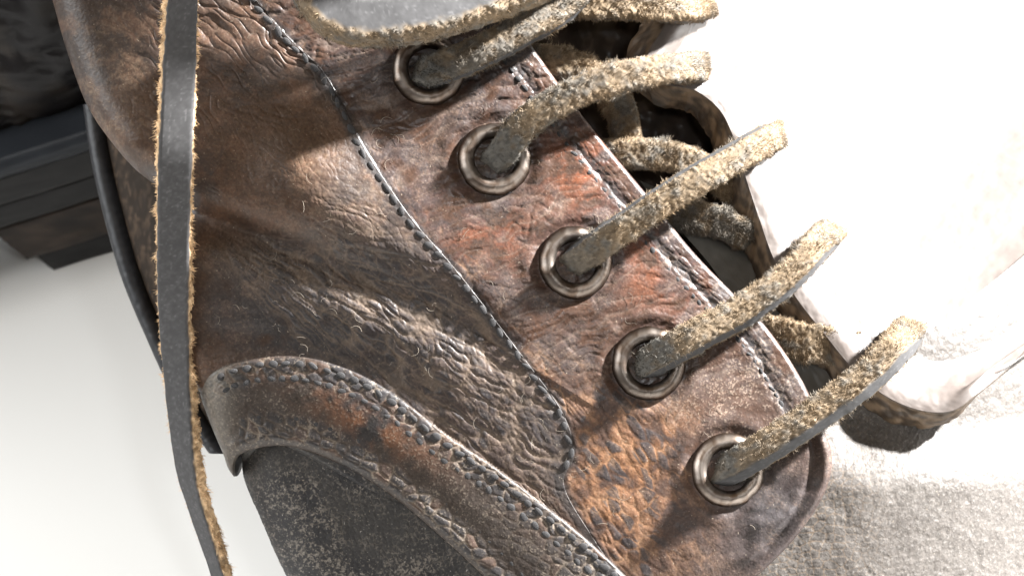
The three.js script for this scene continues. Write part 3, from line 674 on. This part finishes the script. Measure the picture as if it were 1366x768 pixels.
// ------------------------------------------------------------------ the other boot, standing behind
{
  const T1 = onTable(72, 361), T2 = onTable(146, 338), e = T2.clone().sub(T1).normalize(), f = new THREE.Vector3().crossVectors(UP, e).normalize();
  if (f.z > 0) f.negate();
  const other = thing('leather_boot', 'dark boot standing behind, its stacked heel and creased upper partly hidden', 'boot', T1.clone());
  const loc = (x, y, d) => T1.clone().addScaledVector(e, x * K).addScaledVector(UP, y * 1.22 * K).addScaledVector(f, d * K);
  // a band round a plan outline: rows up, columns round
  const outline = (u, x0, x1, wid, r) => { // u 0..1 from the front left corner along the near side, round the back, to the far side
    const len = x1 - x0 - wid / 2;
    if (u < 0.4) return [x0 + len * u / 0.4, 0];
    if (u < 0.6) { const t = (u - 0.4) / 0.2 * Math.PI; return [x0 + len + Math.sin(t) * wid / 2, wid / 2 - Math.cos(t) * wid / 2]; }
    return [x0 + len * (1 - u) / 0.4, wid];
  };
  function band(name, x0, x1, wid, y0, y1, inset, colour, bulge, mat, slant = 0, rows = 10) {
    const cols = 120, pos = [], col = [], uv = [], idx = [];
    const put = (x, y, d, c) => { const v = loc(x, y, d); pos.push(v.x, v.y, v.z); col.push(...c); uv.push(x / 300, (y + d) / 300); };
    for (let i = 0; i <= rows + 1; i++) for (let j = 0; j <= cols; j++) {
      const v = clamp(i / rows), y = lerp(y0, y1, v), [x, d] = outline(j / cols, x0 - slant * y, x1, wid, 0);
      const n = fbm(x / 40 + y0, y / 8 + d / 40, 3), bl = bulge * Math.sin(Math.PI * v) - 3 * (1 - Math.min(1, Math.min(v, 1 - v) * 6)) ** 2 - inset + 3 * (n - 0.5);
      const cx = (x0 + x1) / 2, cy = wid / 2, k = i > rows ? 0 : 1;
      put(k ? x + Math.sign(x - cx) * Math.min(1, Math.abs(x - cx) / 60) * bl * (j / cols > 0.4 && j / cols < 0.6 ? 1 : 0) : cx, y, k ? d + (d < cy ? -bl : bl) : cy, colour(n, v, x, d));
      if (i && j) { const p = (i - 1) * (cols + 1) + j - 1; idx.push(p, p + 1, p + cols + 1, p + 1, p + cols + 2, p + cols + 1); }
    }
    // front face
    const b0 = pos.length / 3;
    for (const [x, y, d] of [[x0 - slant * y0, y0, inset], [x0 - slant * y1, y1, inset], [x0 - slant * y1, y1, wid - inset], [x0 - slant * y0, y0, wid - inset]]) put(x, y, d, colour(0.4, 0.5, x, d));
    idx.push(b0, b0 + 1, b0 + 2, b0, b0 + 2, b0 + 3);
    const g = new THREE.BufferGeometry();
    g.setAttribute('position', new THREE.Float32BufferAttribute(pos, 3)); g.setAttribute('color', new THREE.Float32BufferAttribute(col, 3)); g.setAttribute('uv', new THREE.Float32BufferAttribute(uv, 2));
    g.setIndex(idx); g.computeVertexNormals();
    return part(name, g, mat, other);
  }
  const rub = n => [0.014 + 0.02 * n, 0.014 + 0.019 * n, 0.015 + 0.018 * n], wood = n => [0.012 + 0.075 * n * n, 0.01 + 0.05 * n * n, 0.009 + 0.035 * n * n], dk = n => [0.009 + 0.016 * n, 0.009 + 0.015 * n, 0.01 + 0.014 * n];
  band('heel_lift', 0, 760, 620, 0, 42, 0, rub, 1, darkLeather, 0.3);
  band('heel_lift', -14, 766, 632, 43, 122, -8, wood, 2, darkLeather, 0.3);
  band('heel_lift', -900, 772, 640, 123, 168, -14, dk, 2, darkLeather);
  band('outsole', -1000, 780, 650, 169, 222, -20, dk, 2, darkLeather);
  band('welt', -1000, 790, 664, 223, 262, -28, n => [0.012 + 0.016 * n, 0.014 + 0.018 * n, 0.018 + 0.021 * n], 12, darkLeather);
  // the upper: a creased dark wall leaning in over the welt
  {
    const rows = 110, cols = 220, pos = [], col = [], uv = [], idx = [];
    for (let i = 0; i < rows; i++) for (let j = 0; j < cols; j++) {
      const v = i / (rows - 1), u = j / (cols - 1), y = 258 + 1500 * v * v + 60 * v, [x, d] = outline(u, -1000, 770, 600, 0);
      const n = fbm(x / 60 + 9, y / 60, 3), cr = crease(x, y, 0.75, 160, 34, 31, 2) + 0.5 * crease(x, y, 0.5, 90, 20, 37, 3);
      const off = 34 + 90 * v - 40 * Math.exp(-((v - 0.25) ** 2) / 0.02) + 16 * cr;
      const p = loc(x * (1 - 0.25 * v), y, d + (d < 300 ? off : -off)), m = smooth(0.5, 0.75, n);
      pos.push(p.x, p.y, p.z); uv.push(x / 300, y / 300); col.push(lerp(0.01, 0.03, m), lerp(0.009, 0.024, m), lerp(0.01, 0.02, m));
      if (i && j) { const q = (i - 1) * cols + j - 1; idx.push(q, q + 1, q + cols, q + 1, q + cols + 1, q + cols); }
    }
    const g = new THREE.BufferGeometry();
    g.setAttribute('position', new THREE.Float32BufferAttribute(pos, 3)); g.setAttribute('color', new THREE.Float32BufferAttribute(col, 3)); g.setAttribute('uv', new THREE.Float32BufferAttribute(uv, 2));
    g.setIndex(idx); g.computeVertexNormals();
    part('upper', g, darkLeather, other);
  }
}

renderer.render(scene, camera);
